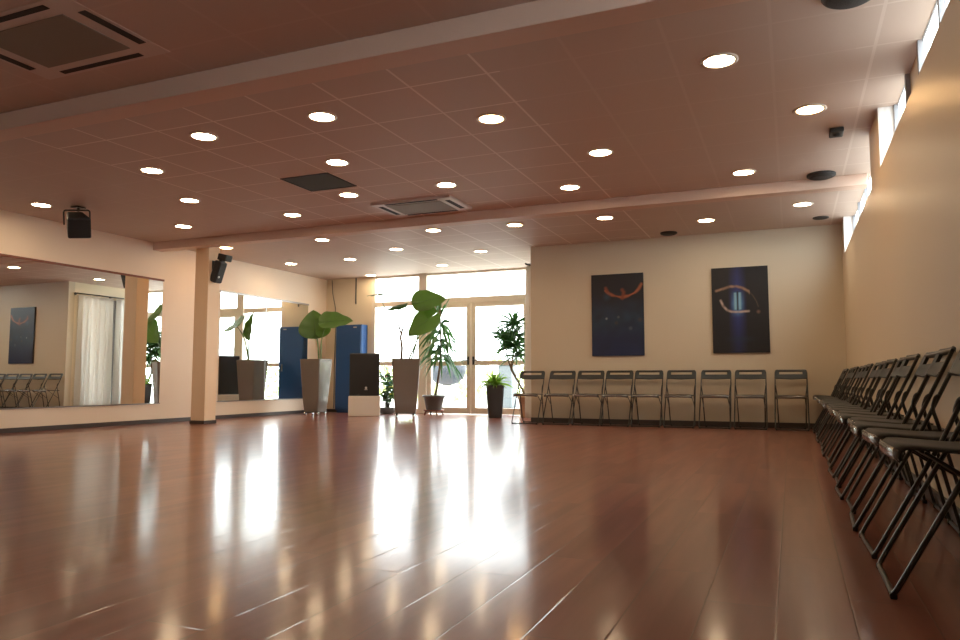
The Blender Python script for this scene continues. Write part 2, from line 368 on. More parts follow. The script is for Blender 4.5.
# hedge
def hedge(name, x0, x1, y0, y1, z1, label):
    mb = MB(); rnd = random.Random(3)
    for k in range(2600):
        x = rnd.uniform(x0, x1); y = rnd.uniform(y0, y1); z = rnd.uniform(0, z1) * (0.85 + 0.15*math.sin(x*2.3)*math.sin(x*0.9+1))
        a = Vector((rnd.uniform(-1,1), rnd.uniform(-1,1), rnd.uniform(-1,1))).normalized()*0.13; b = a.orthogonal().normalized()*0.06
        c = Vector((x, y, z)); mb.add([c-a, c+b, c+a, c-b], [(0,1,2,3)])
    o = mb.obj(name, M['leafx']); tag(o, label, 'hedge'); return o
hedge('garden_hedge', -22, 3, 21.5, 22.7, 1.5, 'sunlit garden hedge far beyond the glass doors')

# ------------------------------------------------------------------ folding chair
def make_chair():
    t = empty('folding_chair')
    z0, zt = 0.012, 0.80
    # main frame: closed loop, front foot bar up to the back top
    P = [(-0.206,-0.245,z0), (0.206,-0.245,z0), (0.203,-0.01,0.44), (0.198,0.155,zt-0.012), (-0.198,0.155,zt-0.012), (-0.203,-0.01,0.44)]
    P = rounded(P, 0.03, 5, True)
    MB().tube(P, 0.0085, 8, True).obj('front_frame', M['steel'], t)
    # rear frame: from the back foot bar up, crossing under the seat, hooked over to the main frame
    for_side = lambda s: [(s*0.17,0.160,z0), (s*0.178,0.10,0.28), (s*0.182,0.055,0.47), (s*0.192,0.035,0.545), (s*0.198,0.05,0.59), (s*0.2,0.066,0.60)]
    a = for_side(-1)[::-1]; b = for_side(1)
    MB().tube(rounded(a + b, 0.035, 4), 0.008, 8).obj('rear_frame', M['steel'], t)
    # seat hinges / struts
    MB().tube([(-0.17,-0.14,0.44),(-0.178,0.10,0.28)], 0.006, 6).obj('strut', M['steel'], t)
    MB().tube([(0.17,-0.14,0.44),(0.178,0.10,0.28)], 0.006, 6).obj('strut', M['steel'], t)
    # seat: shell with a rolled front lip
    prof = [(0.135,0.447),(0.11,0.453),(0.05,0.453),(-0.03,0.453),(-0.12,0.459),(-0.19,0.463),(-0.215,0.460),(-0.226,0.451),(-0.229,0.437),(-0.226,0.423)]
    nx = 12; vs = []; fs = []
    for i, (y, z) in enumerate(prof):
        for k in range(nx+1):
            q = -1 + 2*k/nx
            wd = 0.195 if 1 < i < 6 else (0.18 if i <= 1 else 0.188)
            if i == 0: wd = 0.15
            yy = y + (0.022*q**4 if i >= 5 else 0) - (0.02*q**4 if i == 0 else 0)
            zz = z - (0.006*(1-q*q) if i < 6 else 0) - (0.01*q**6)
            vs.append((q*wd, yy, zz))
    for i in range(len(prof)-1):
        for k in range(nx): a = i*(nx+1)+k; fs.append((a, a+1, a+nx+2, a+nx+1))
    MB().add(vs, fs, True).obj('seat', M['seatp'], t, solid=0.009)
    # thin strip added along the rolled front, a glint put into its lighter colour
    lv = []; lf = []
    for i, (dy, z) in enumerate(((0, 0.457), (-0.004, 0.445), (-0.004, 0.429), (0, 0.419))):
        for k in range(nx+1):
            q = -1 + 2*k/nx; lv.append((q*0.189, -0.2335 + dy + 0.022*q**4, z - 0.01*q**6))
    for i in range(3):
        for k in range(nx): a = i*(nx+1)+k; lf.append((a, a+1, a+nx+2, a+nx+1))
    o = MB().add(lv, lf, True).obj('seat_glint_strip', M['lip'], t, solid=0.003); o['label'] = 'painted glint strip along the front edge of the seat'
    # backrest: curved band with a handle slot
    xs = [-0.202,-0.185,-0.150,-0.07,0,0.07,0.150,0.185,0.202]; zs = [0.675,0.69,0.715,0.74,0.778,0.79,0.803]
    vs = []; fs = []
    for z in zs:
        yb = -0.01 + (z-0.44)/(zt-0.012-0.44)*0.165
        for x in xs:
            q = x/0.202; zz = z
            if z == zs[-1] and abs(q) > 0.95: zz -= 0.02
            if z == zs[0]: zz += 0.012*abs(q)
            vs.append((x*(1.0 - 0.02*(z-0.67)/0.13), yb + 0.014*(1-q*q) , zz))
    nxs = len(xs)
    for i in range(len(zs)-1):
        for k in range(nxs-1):
            if i == 3 and 2 <= k < 6: continue
            a = i*nxs+k; fs.append((a, a+1, a+nxs+1, a+nxs))
    MB().add(vs, fs, True).obj('backrest', M['backp'], t, solid=0.016, bevel=0.003)
    for s in (-1, 1):
        MB().box(s*0.193-0.012, s*0.193+0.012, -0.254, -0.234, 0, 0.019).obj('foot_cap', M['rubber'], t, bevel=0.004)
        MB().box(s*0.155-0.013, s*0.155+0.013, 0.149, 0.171, 0, 0.020).obj('foot_cap', M['rubber'], t, bevel=0.004)
    return t
proto = make_chair(); used = False
def chair(x, y, rz, label, group):
    global used
    c = proto if not used else copy_tree(proto); used = True
    c.location = (x, y, 0); c.rotation_euler = (0, 0, rz); tag(c, label, 'chair', group)
far_x = [-3.735, -3.245, -2.797, -2.363, -1.927, -1.466, -0.988, -0.528, -0.012]
far_l = ['dark folding chair at the alcove corner, leftmost in the row on the poster wall',
 'dark folding chair second from the alcove corner, against the poster wall',
 'dark folding chair against the poster wall, third from the alcove corner',
 'dark folding chair under the left half of the navy dancer poster',
 'dark folding chair under the right edge of the navy dancer poster',
 'dark folding chair midway between the two posters on the far wall',
 'dark folding chair below the left edge of the black ring poster',
 'dark folding chair below the middle of the black ring poster',
 'dark folding chair standing apart at the right end of the poster wall row']
G1 = 'dark folding chairs in a row under the posters'; G2 = 'dark folding chairs in a row along the right wall'
for i, x in enumerate(far_x): chair(x, 10.80, (random.random()-0.5)*0.03, far_l[i], G1)
ordn = ['nearest', 'second nearest', 'third nearest', 'fourth nearest', 'fifth nearest', 'sixth nearest', 'seventh nearest', 'eighth nearest', 'ninth nearest']
row = [(2.79,0.507,0.0),(3.345,0.50,0.03),(3.86,0.485,-0.03),(4.33,0.505,0.0),(4.79,0.475,0.02),(5.28,0.495,0.0),(5.78,0.48,0.03)] + [(6.28+0.506*i, 0.49 + 0.012*math.sin(i*2.1), 0.02*math.sin(i*1.7)) for i in range(10)]
far_n = {15: 'second', 14: 'third', 13: 'fourth', 12: 'fifth', 11: 'sixth', 10: 'seventh', 9: 'eighth'}
for i, (y, x, a_) in enumerate(row):
    if i == 0: l = 'dark folding chair nearest the viewer on the right wall, foot loop in full view'
    elif i < 9: l = 'dark folding chair %s to the viewer in the row along the right wall' % ordn[i]
    elif i == 16: l = 'dark folding chair in the far corner, last of the row along the right wall'
    else: l = 'dark folding chair %s from the far corner in the row along the right wall' % far_n[i]
    chair(x, y, -PI/2 + a_, l, G2)

# ------------------------------------------------------------------ posters
def poster(x0, x1, z0, z1, fn, label):
    t = empty('wall_poster', ((x0+x1)/2, YF, (z0+z1)/2)); w_, h_ = x1-x0, z1-z0
    MB().box(-w_/2, w_/2, -0.03, 0, -h_/2, h_/2).obj('canvas', M['canvas'], t)
    nx, nz = 110, 176; vs = []; fs = []; cols = []
    for j in range(nz+1):
        for i in range(nx+1):
            u, v = i/nx, j/nz; vs.append(((u-0.5)*w_, -0.0305, (v-0.5)*h_)); cols.append((*fn(u, 1-v), 1))
    for j in range(nz):
        for i in range(nx): a = j*(nx+1)+i; fs.append((a, a+1, a+nx+2, a+nx+1))
    o = MB().add(vs, fs).obj('print', M['print'], t)
    ca = o.data.color_attributes.new('Col', 'FLOAT_COLOR', 'POINT')
    ca.data.foreach_set('color', [c for q in cols for c in q])
    tag(t, label, 'poster'); return t
def mixc(a, b, t):
    t = max(0, min(1, t)); return tuple(a[i]*(1-t)+b[i]*t for i in range(3))
def segd(u, v, pts, asp):
    best = 9
    for (ax, ay), (bx, by) in zip(pts, pts[1:]):
        px, py = u-ax, (v-ay)*asp; dx, dy = bx-ax, (by-ay)*asp; L = dx*dx+dy*dy
        t = max(0, min(1, (px*dx+py*dy)/L)); best = min(best, math.hypot(px-t*dx, py-t*dy))
    return best
def nz_(u, v, s): return 0.5 + 0.5*mnoise.noise(Vector((u*s, v*s*1.5, 3.1)))
ASP = 1.56
def p1(u, v):
    c = mixc((0.008,0.011,0.022), (0.012,0.026,0.085), (v-0.25)/0.75 + 0.5*(nz_(u,v,4)-0.5))
    c = mixc(c, (0.02,0.06,0.10), 0.8*max(0, 1-abs(v-0.55)/0.25)*nz_(u,v,7))
    d = segd(u, v, [(0.27,0.20),(0.34,0.24),(0.44,0.265),(0.58,0.29),(0.72,0.275),(0.84,0.24),(0.92,0.19),(0.97,0.14)], ASP)
    wd = 0.034 + 0.012*math.sin(u*22); c = mixc(c, (0.34,0.10,0.045), 1.25*(1-d/wd)*(0.7+0.6*nz_(u,v,16)) if d < wd else 0)
    d = segd(u, v, [(0.60,0.20),(0.63,0.23),(0.60,0.30)], ASP); c = mixc(c, (0.22,0.05,0.025), 1-d/0.05)
    d = segd(u, v, [(0.28,0.17),(0.31,0.21)], ASP); c = mixc(c, (0.22,0.05,0.025), 1-d/0.045)
    for (x, y, r, q) in ((0.29,0.545,0.03,(0.35,0.4,0.42)),(0.52,0.53,0.035,(0.12,0.14,0.14)),(0.48,0.6,0.05,(0.06,0.045,0.04)),(0.75,0.67,0.05,(0.09,0.11,0.14)),(0.93,0.57,0.06,(0.06,0.045,0.045)),(0.3,0.28,0.1,(0.02,0.05,0.09))):
        d = math.hypot(u-x, (v-y)*ASP); c = mixc(c, q, 1-d/r)
    return c
def p2(u, v):
    c = (0.007,0.008,0.012)
    b = max(0, 1-abs(u-0.46)/0.17)*(0.3+0.7*max(0, 1-abs(v-0.45)/0.5)); c = mixc(c, (0.022,0.035,0.19), b*1.1)
    g = max(0, 1-abs(u-0.46)/0.13)*max(0, 1-abs(v-0.43)/0.16); c = mixc(c, (0.10,0.28,0.55), g*1.3)
    g = max(0, 1-min(abs(u-0.42), abs(u-0.50))/0.035)*(1 if 0.30 < v < 0.50 else 0); c = mixc(c, (0.25,0.5,0.62), g*0.9)
    g = max(0, 1-abs(u-0.46)/0.022)*(1 if 0.28 < v < 0.51 else 0); c = mixc(c, (0.012,0.02,0.03), g*1.2)
    top = [(0.08,0.27),(0.2,0.25),(0.33,0.225),(0.45,0.225),(0.56,0.25),(0.66,0.29),(0.73,0.34),(0.79,0.41),(0.82,0.47)]
    d = segd(u, v, top, ASP); wd = 0.034 if u < 0.68 else 0.016; c = mixc(c, (0.30,0.18,0.12) if u < 0.68 else (0.07,0.045,0.035), (0.4+1.3*nz_(u,v,18))*(1-d/wd))
    bot = [(0.16,0.385),(0.2,0.45),(0.27,0.50),(0.35,0.52),(0.5,0.525),(0.65,0.52)]
    d = segd(u, v, bot, ASP); c = mixc(c, (0.50,0.38,0.33), (0.3+1.4*nz_(u+3,v,14))*(1-d/0.03))
    d = math.hypot(u-0.82, (v-0.53)*ASP); c = mixc(c, (0.20,0.10,0.07), 1-d/0.045)
    c = mixc(c, (0.012,0.03,0.06), 0.7*max(0, 1-abs(v-0.84)/0.05)*max(0, 1-abs(u-0.5)/0.3))
    return c
poster(-2.81, -2.015, 1.03, 2.28, p1, 'navy poster with orange outstretched arms, left one on the far wall')
poster(-1.03, -0.265, 1.05, 2.28, p2, 'black poster with a pale curved ring of figures and blue beam, on the far wall')

# ------------------------------------------------------------------ mirrors
def mirror(y0, y1, z0, z1, label, seams, toprail):
    t = empty('wall_mirror', (XL, (y0+y1)/2, z0)); yc = (y0+y1)/2
    ys = [y0] + seams + [y1]
    for a, b in zip(ys, ys[1:]):
        MB().box(0.004, 0.012, a-yc+0.003, b-yc-0.003, 0, z1-z0).obj('mirror_glass', M['mirror'], t)
    MB().box(0.0, 0.022, y0-yc-0.01, y1-yc+0.01, z1-z0, z1-z0+0.03).obj('top_rail', toprail, t)
    MB().box(0.0, 0.018, y0-yc-0.01, y1-yc+0.01, -0.015, 0).obj('bottom_rail', M['grey_metal'], t)
    for s in seams: MB().box(0.003, 0.016, s-yc-0.012, s-yc+0.012, 0, z1-z0).obj('joint_strip', M['grey_metal'], t)
    tag(t, label, 'mirror'); return t
mirror(1.5, 8.66, 0.31, 2.215, 'long wall mirror left of the pillar, reflecting the curtain and poster', [], M['wood_red'])
mirror(9.93, 12.45, 0.305, 2.19, 'two-panel wall mirror right of the pillar, reflecting the glass doors', [11.14], M['grey_metal'])

# ------------------------------------------------------------------ curtains
def curtain(y0, y1, folds, label):
    x = XA - 0.12; nv = 24; nh = folds*10; vs = []; fs = []; z0, z1 = 0.05, 2.52; yc = (y0+y1)/2
    for j in range(nv+1):
        q = j/nv; z = z0 + (z1-z0)*q
        for i in range(nh+1):
            p = i/nh; a = 2*PI*folds*p
            amp = 0.045 + 0.02*(1-q) + 0.012*math.sin(p*9+q*2)
            yy = (p-0.5)*(y1-y0)*(1.0+0.03*(1-q)) + 0.015*math.sin(a*0.5+q*3)
            vs.append((amp*math.sin(a + 0.5*math.sin(q*4+p*5)), yy, z))
    for j in range(nv):
        for i in range(nh): k = j*(nh+1)+i; fs.append((k, k+1, k+nh+2, k+nh+1))
    o = MB().add(vs, fs, True).obj('curtain', M['curtain'], solid=0.004, loc=(x, yc, 0)); tag(o, label, 'curtain')
curtain(11.27, 12.13, 8, 'wide white pleated curtain seen in the left mirror, nearest the poster wall')
curtain(12.24, 13.03, 6, 'narrow white pleated curtain seen in the mirror, nearest the glass doors')
t = empty('curtain_rod', (XA-0.12, 11.2, 2.55))
MB().tube([(0,0,0),(0,1.82,0)], 0.014, 10).obj('rod', M['steel'], t)
for y in (0.06, 0.95, 1.76): MB().tube([(0,y,0),(0.12,y,0)], 0.009, 8).lathe([(0.03,0),(0.03,0.01)], (0,0,0), 12, Matrix.Translation((0.12,y,0)) @ Matrix.Rotation(-PI/2,4,'Y')).obj('bracket', M['steel'], t)
tag(t, 'dark curtain rod above the white curtains, seen in the left mirror', 'curtain rod')

# ------------------------------------------------------------------ downlights
DL = [(-0.38,5.02,0,'large round downlight on the right, nearest the near beam'),
 (0.2,6.23,1,'orange round downlight close to the high windows, in front of the small square detector'),
 (-1.59,6.67,0,'round downlight between the tiled grid and the right side lights, mid ceiling'),
 (-2.2,7.77,0,'round downlight just in front of the far beam, above the left poster'),
 (-0.39,7.9,0,'round downlight just in front of the far beam, above the right poster'),
 (0.19,9.64,0,'round downlight beyond the far beam, nearest the right wall'),
 (-0.99,10.12,0,'round downlight beyond the far beam, above the gap between the posters'),
 (-2.2,9.44,0,'round downlight beyond the far beam, above the navy poster'),
 (-2.2,5.44,1,'orange-rimmed round downlight on the ceiling grid, right of centre'),
 (-3.45,4.86,0,'round downlight just beyond the near beam, right of the two nearest on the left'),
 (-4.69,4.86,0,'round downlight just beyond the near beam, second from its left end'),
 (-4.05,5.97,0,'round downlight just in front of the dark open ceiling panel'),
 (-3.42,7.14,0,'round downlight just in front of the mid ceiling air conditioning unit'),
 (-4.65,7.1,0,'round downlight just behind the dark open ceiling panel'),
 (-5.89,7.69,0,'round downlight in front of the far beam, left of the dark ceiling panel'),
 (-5.95,5.47,0,'round downlight on the left ceiling, nearer of the two in line with the pillar top'),
 (-6.54,6.58,0,'round downlight on the left ceiling, farther of the two in line before the pillar'),
 (-7.73,7.68,0,'round downlight just in front of the pillar and far beam'),
 (-8.38,6.05,0,'round downlight beside the hanging loudspeaker near the left wall'),
 (-3.45,9.39,1,'yellow round downlight beyond the far beam, at the alcove corner'),
 (-4.65,9.28,0,'round downlight just beyond the far beam, behind the air conditioning unit'),
 (-5.89,10.41,0,'round downlight in the middle of the bright alcove ceiling, above the tall planter'),
 (-4.69,11.12,0,'round downlight on the alcove ceiling, in front of the glass doors on the right'),
 (-6.53,9.26,0,'round downlight just beyond the far beam, left of the alcove grid'),
 (-7.14,10.97,0,'round downlight on the alcove ceiling in front of the blue locker'),
 (-8.41,10.97,0,'round downlight over the right mirror, farther one near its wall'),
 (-8.36,9.22,1,'yellow round downlight directly behind the pillar top'),
 (-5.93,12.21,0,'round downlight closest to the glass doors, over the alcove centre'),
 (-7.84,12.82,0,'round downlight in the alcove corner at the left end of the glazing')]
def make_dl():
    t = empty('downlight')
    MB().lathe([(0.098,0),(0.122,0.0),(0.124,-0.006),(0.1,-0.010),(0.098,-0.006)], n=28, cap=False).obj('trim_ring', M['ring'], t)
    MB().lathe([(0.001,-0.004),(0.1,-0.004),(0.1,-0.001),(0.001,-0.001)], n=28).obj('lamp', M['lamp'], t)
    return t
dl = make_dl()
for i, (x, y, k, l) in enumerate(DL):
    c = dl if i == 0 else copy_tree(dl)
    c.location = (x, y, H - 0.001); tag(c, l, 'ceiling light', 'round recessed downlights on the ceiling')
    if k:
        for ch in c.children:
            if ch.name.startswith('lamp'): ch.data = ch.data.copy(); ch.data.materials[0] = M['lamp2']

# ------------------------------------------------------------------ air conditioning cassettes, panel, detectors
def cassette(x, y, w_, d_, gx, gy, sx, sy, th, label):
    """panel w_ x d_, grille half sizes gx gy, slot centre offsets sx sy"""
    t = empty('air_conditioning_unit', (x, y, H))
    MB().box(-w_/2, w_/2, -d_/2, d_/2, -th, 0).obj('panel', M['ac'], t, bevel=0.004)
    MB().box(-gx, gx, -gy, gy, -th-0.006, -th+0.002).obj('grille', M['ac_dark'], t, bevel=0.003)
    for s in (-1, 1):
        MB().box(s*sx-0.03, s*sx+0.03, -gy+0.02, gy-0.02, -th-0.003, -th+0.002).obj('air_slot', M['slot'], t)
        MB().box(-gx+0.01, gx-0.01, s*sy-0.022, s*sy+0.022, -th-0.003, -th+0.002).obj('air_slot', M['slot'], t)
    tag(t, label, 'air conditioner')
cassette(-4.24, 3.10, 1.14, 0.78, 0.38, 0.24, 0.51, 0.335, 0.004, 'large ceiling air conditioning unit nearest the viewer, in front of the near beam')
cassette(-4.11, 7.89, 1.06, 0.66, 0.36, 0.24, 0.45, 0.29, 0.03, 'ceiling air conditioning unit just in front of the far beam')
t = empty('ceiling_panel', (-4.65, 6.52, H))
MB().box(-0.29, 0.29, -0.27, 0.27, -0.004, 0).obj('panel', M['panel'], t)
MB().box(-0.3, 0.3, -0.28, -0.265, -0.008, 0).box(-0.3, 0.3, 0.265, 0.28, -0.008, 0).box(-0.3, -0.285, -0.265, 0.265, -0.008, 0).box(0.285, 0.3, -0.265, 0.265, -0.008, 0).obj('rim', M['slot'], t)
tag(t, 'dark square ceiling panel among the lit tiles', 'ceiling panel')
def drum(x, y, r, h, label, name='ceiling_speaker', cat='speaker'):
    t = empty(name, (x, y, H))
    MB().lathe([(r, 0), (r, -h*0.55), (r*0.93, -h*0.8), (r*0.8, -h)], n=32).obj('housing', M['black'], t)
    MB().lathe([(r*0.78, -h), (r*0.7, -h*1.12), (0.01, -h*1.15)], n=32).obj('cover', M['grille'], t)
    tag(t, label, cat)
drum(0.36, 4.36, 0.145, 0.055, 'large round black ceiling speaker at the top, nearest the right wall')
drum(0.35, 8.3, 0.14, 0.035, 'round black ceiling speaker in front of the far beam on the right')
drum(-1.58, 10.78, 0.12, 0.03, 'round dark ceiling speaker close to the poster wall, between the posters')
drum(0.42, 10.55, 0.10, 0.015, 'faint small dark disc on the ceiling in the far right corner')
t = empty('ceiling_detector', (0.42, 6.86, H))
MB().box(-0.055, 0.055, -0.09, 0.09, -0.04, 0).obj('housing', M['black'], t, bevel=0.01)
MB().lathe([(0.03, -0.04), (0.02, -0.052), (0.002, -0.055)], n=16).obj('sensor', M['slot'], t)
tag(t, 'small square black detector on the ceiling by the high windows', 'detector')

# ------------------------------------------------------------------ hung loudspeakers
def hung_speaker(loc, rot, label, bracket_pts, w_=0.30, h_=0.36, d_=0.24):
    t = empty('hanging_loudspeaker', loc); R_ = Matrix.Rotation(rot[2],4,'Z') @ Matrix.Rotation(rot[0],4,'X') @ Matrix.Rotation(rot[1],4,'Y')
    # wedge cabinet, front face towards -Y
    vs = [(-w_/2,-d_/2,-h_/2),(w_/2,-d_/2,-h_/2),(w_/2*0.7,d_/2,-h_/2*0.9),(-w_/2*0.7,d_/2,-h_/2*0.9),(-w_/2,-d_/2,h_/2),(w_/2,-d_/2,h_/2),(w_/2*0.7,d_/2,h_/2*0.9),(-w_/2*0.7,d_/2,h_/2*0.9)]
    MB().add([R_ @ Vector(v) for v in vs], [(0,3,2,1),(4,5,6,7),(0,1,5,4),(1,2,6,5),(2,3,7,6),(3,0,4,7)]).obj('cabinet', M['black'], t, bevel=0.02)
    MB().box(-w_/2+0.02, w_/2-0.02, -d_/2-0.008, -d_/2, -h_/2+0.02, h_/2-0.02, R_).obj('grille', M['grille'], t)
    yk = [(-w_/2-0.012,0,0),(-w_/2-0.012,0,h_/2+0.05),(w_/2+0.012,0,h_/2+0.05),(w_/2+0.012,0,0)]
    MB().tube([R_ @ Vector(p) for p in rounded(yk, 0.03)], 0.01).obj('yoke', M['steel'], t)
    b = MB()
    b.tube([Vector(p) for p in bracket_pts], 0.016); e = Vector(bracket_pts[-1])
    b.box(e.x-0.06, e.x+0.06, e.y-0.06, e.y+0.06, e.z-0.012, e.z).obj('bracket', M['steel'], t)
    tag(t, label, 'loudspeaker')
    return t
hung_speaker((-8.06, 6.3, 2.575), (math.radians(25), math.radians(-8), math.radians(62)), 'black loudspeaker hanging from the ceiling above the left mirror', [(-0.02,0.02,0.17),(-0.02,0.02,0.225)], 0.26, 0.26, 0.36)
# the one on the pillar
t = empty('pillar_loudspeaker', (-8.215, 8.82, 2.42))
R_ = Matrix.Translation((0.11,0,0)) @ Matrix.Rotation(math.radians(20),4,'Y')
MB().box(-0.06,0.06,-0.08,0.08,-0.26,0.08,R_).obj('cabinet', M['black'], t, bevel=0.02)
MB().box(0.06,0.068,-0.065,0.065,-0.24,0.06,R_).obj('grille', M['grille'], t)
MB().box(-0.04,0.13,-0.07,0.07,0.0,0.10,Matrix.Translation((0.15,0,0.09)) @ Matrix.Rotation(math.radians(14),4,'Y')).box(-0.03,0.03,-0.04,0.04,-0.06,0.04,Matrix.Translation((0.15,0,0.09))).obj('swivel_head', M['black'], t, bevel=0.012)
MB().tube([(0.0,0,0.03),(0.1,0,0.03)],0.014).box(0.0,0.012,-0.05,0.05,-0.05,0.09).obj('bracket', M['steel'], t)
MB().tube([(0.0,0,-0.2),(0.05,0,-0.2)],0.01).obj('stay', M['steel'], t)
MB().lathe([(0.018,0),(0.016,0.006)], (0,0,0), 16, R_ @ Matrix.Translation((0.068,-0.03,-0.16)) @ Matrix.Rotation(PI/2,4,'Y')).obj('badge', M['logo'], t)
tag(t, 'black tilted loudspeaker mounted on the pillar under the far beam', 'loudspeaker')

# ------------------------------------------------------------------ plants
def outline_leaf(L, W, lobes=0.28, n=26, m=9, cup=0.12, droop=0.25, wave=0.02):
    """heart-shaped leaf in its own frame: stalk joint at origin, tip towards +Y, face +Z"""
    vs = []; fs = []
    for i in range(n+1):
        t = i/n                                   # along the leaf
        y = (-lobes + (1+lobes)*t)*L
        s = max(0.0, math.sin(PI*min(1, t*1.0)**0.62))**0.75
        wd = W*0.5*s
        for j in range(2*m+1):
            q = (j-m)/m
            yy = y
            if t < 0.35: yy += (1-abs(q))**1.2 * lobes*L*0.95*(1-t/0.35)      # notch at the stalk
            x = q*wd
            z = cup*W*(q*q)*s - droop*L*(max(0, t-0.25))**2 + wave*L*math.sin(t*19+q*3)*abs(q) + 0.012*L*math.sin(t*PI*9)*abs(q)*(1-abs(q))
            vs.append(Vector((x, yy, z)))
    k = 2*m+1
    for i in range(n):
        for j in range(k-1): a = i*k+j; fs.append((a, a+1, a+k+1, a+k))
    return vs, fs
def big_leaf(parent, base, d, nrm, L, W, m=None, name='leaf', **kw):
    """leaf joined at base, pointing along d, upper face along nrm"""
    d = Vector(d).normalized(); n_ = Vector(nrm); n_ = (n_ - d*n_.dot(d)).normalized(); x = d.cross(n_)
    R_ = Matrix((x, d, n_)).transposed().to_4x4(); R_ = Matrix.Translation(base) @ R_
    vs, fs = outline_leaf(L, W, **kw)
    o = MB().add([R_ @ v for v in vs], fs, True).obj(name, m or M['leaf'], parent, solid=0.003)
    MB().tube([R_ @ Vector((0, L*t, 0.004 - kw.get('droop', 0.25)*L*max(0, t-0.25)**2)) for t in (0, 0.2, 0.4, 0.6, 0.8, 0.95)], [0.006,0.005,0.004,0.003,0.002,0.001], 6).obj('midrib', M['stem'], o)
    return o
def blades(mb, c, n, L, W, rnd, up=(0.1, 1.2), droop=0.9, z=0.0):
    """strap leaves bursting from c"""
    c = Vector(c)
    for k in range(n):
        a = rnd.uniform(0, 2*PI); e = rnd.uniform(*up); l = L*rnd.uniform(0.65, 1.1); w_ = W*rnd.uniform(0.7, 1.15)
        h = Vector((math.cos(a), math.sin(a), 0)); side = Vector((-math.sin(a), math.cos(a), 0)); ro = rnd.uniform(-1.2, 1.2); side = (side*math.cos(ro) + Vector((0,0,1))*math.sin(ro)).normalized()
        N = 8; vs = []
        for i in range(N+1):
            t = i/N; p = c + h*(l*t*math.cos(e)) + Vector((0,0, l*t*math.sin(e) - droop*l*t*t*math.cos(e*0.6)))
            ww = w_*0.5*(math.sin(PI*(0.12+0.88*t))**0.6 if t < 1 else 0.02)
            up_ = Vector((0,0,1))*0.25*ww
            vs += [p - side*ww + up_, p, p + side*ww + up_]
        fs = []
        for i in range(N):
            a0 = i*3; fs += [(a0, a0+1, a0+4, a0+3), (a0+1, a0+2, a0+5, a0+4)]
        mb.add(vs, fs, True)
    return mb
def square_pot(parent, wt, wb, z0, z1, m, rz=0, r=0.03):
    """tall tapered square planter with rounded corners and a thick rim"""
    def ring(wd, z):
        out = []; h = wd/2; rr = min(r, h*0.5)
        for cx, cy, a0 in ((h-rr,h-rr,0),(-h+rr,h-rr,PI/2),(-h+rr,-h+rr,PI),(h-rr,-h+rr,1.5*PI)):
            for k in range(5): a = a0 + PI/2*k/4; out.append((cx+rr*math.cos(a), cy+rr*math.sin(a), z))
        return out
    R_ = Matrix.Rotation(rz, 4, 'Z'); H_ = z1-z0
    rings = [ring(wb, z0)] + [ring(wb + (wt-wb)*t**0.8, z0+H_*t) for t in (0.15,0.3,0.5,0.7,0.85,1)] + [ring(wt-0.05, z1), ring(wt-0.06, z1-0.05)]
    vs = [R_ @ Vector(v) for rg in rings for v in rg]; n = 20
    fs = [(i*n+k, i*n+(k+1)%n, (i+1)*n+(k+1)%n, (i+1)*n+k) for i in range(len(rings)-1) for k in range(n)] + [tuple(range(n))[::-1]]
    o = MB().add(vs, fs).obj('planter', m, parent, bevel=0.003)
    MB().add([R_ @ Vector(v) for v in ring(wt-0.06, z1-0.045)], [tuple(range(n))]).obj('soil', M['soil'], parent)
    return o
def casters(parent, r, z, rz=0, n=4, plate=True, wheel=0.035):
    R_ = Matrix.Rotation(rz, 4, 'Z')
    if plate: MB().box(-r*1.05, r*1.05, -r*1.05, r*1.05, z-0.02, z-0.001, R_).obj('trolley', M['pot_grey'], parent)
    for k in range(n):
        a = PI/4 + k*2*PI/n; p = R_ @ Vector((r*1.25*math.cos(a), r*1.25*math.sin(a), wheel))
        W_ = Matrix.Translation(p) @ Matrix.Rotation(PI/2, 4, 'Y')
        MB().lathe([(wheel*0.5,-0.014),(wheel,-0.012),(wheel,0.012),(wheel*0.5,0.014)], n=16, mtx=W_).obj('caster', M['chrome'], parent)
        MB().tube([p + Vector((0,0,wheel*0.3)), Vector((p.x*0.95, p.y*0.95, z-0.018))], 0.008, 6).obj('caster_stem', M['steel'], parent)

# big-leaf plant in the planter by the right mirror
P0 = Vector((-8.33, 11.69, 0)); KS = 1.048; CAM = Vector((0, 0, 0.66))
t = empty('potted_elephant_ear', P0); t.name = 'elephant_ear_plant'
square_pot(t, 0.445, 0.31, 0.085, 1.06, M['planter'], 0.0)
casters(t, 0.15, 0.085, 0.08)
def L_(p): return (Vector(p) - CAM)*KS + CAM - P0
MB().tube(bez(L_((-7.88,11.14,1.0)), L_((-7.86,11.1,1.3)), L_((-7.93,11.1,1.52)), 10), [0.016]*4+[0.013]*4+[0.010]*3).obj('stem', M['stem'], t)
MB().tube(bez(L_((-7.84,11.16,1.0)), L_((-7.86,11.1,1.5)), L_((-7.62,11.05,1.70)), 10), [0.014]*4+[0.011]*4+[0.008]*3).obj('stem', M['stem'], t)
cdir = Vector((0.56, -0.80, 0.05))        # towards the open room
big_leaf(t, L_((-7.93,11.08,1.50)), (-0.10,-0.02,1.0), cdir, 0.46, 0.60, cup=0.1, droop=0.15, lobes=0.22)
big_leaf(t, L_((-7.66,11.03,1.70)), (0.95,0.62,0.16), (0.35,-0.6,0.72), 0.50, 0.50, cup=0.1, droop=0.2, lobes=0.3)
tag(t, 'plant with two big round green leaves in a tall tapered planter by the right mirror', 'plant')

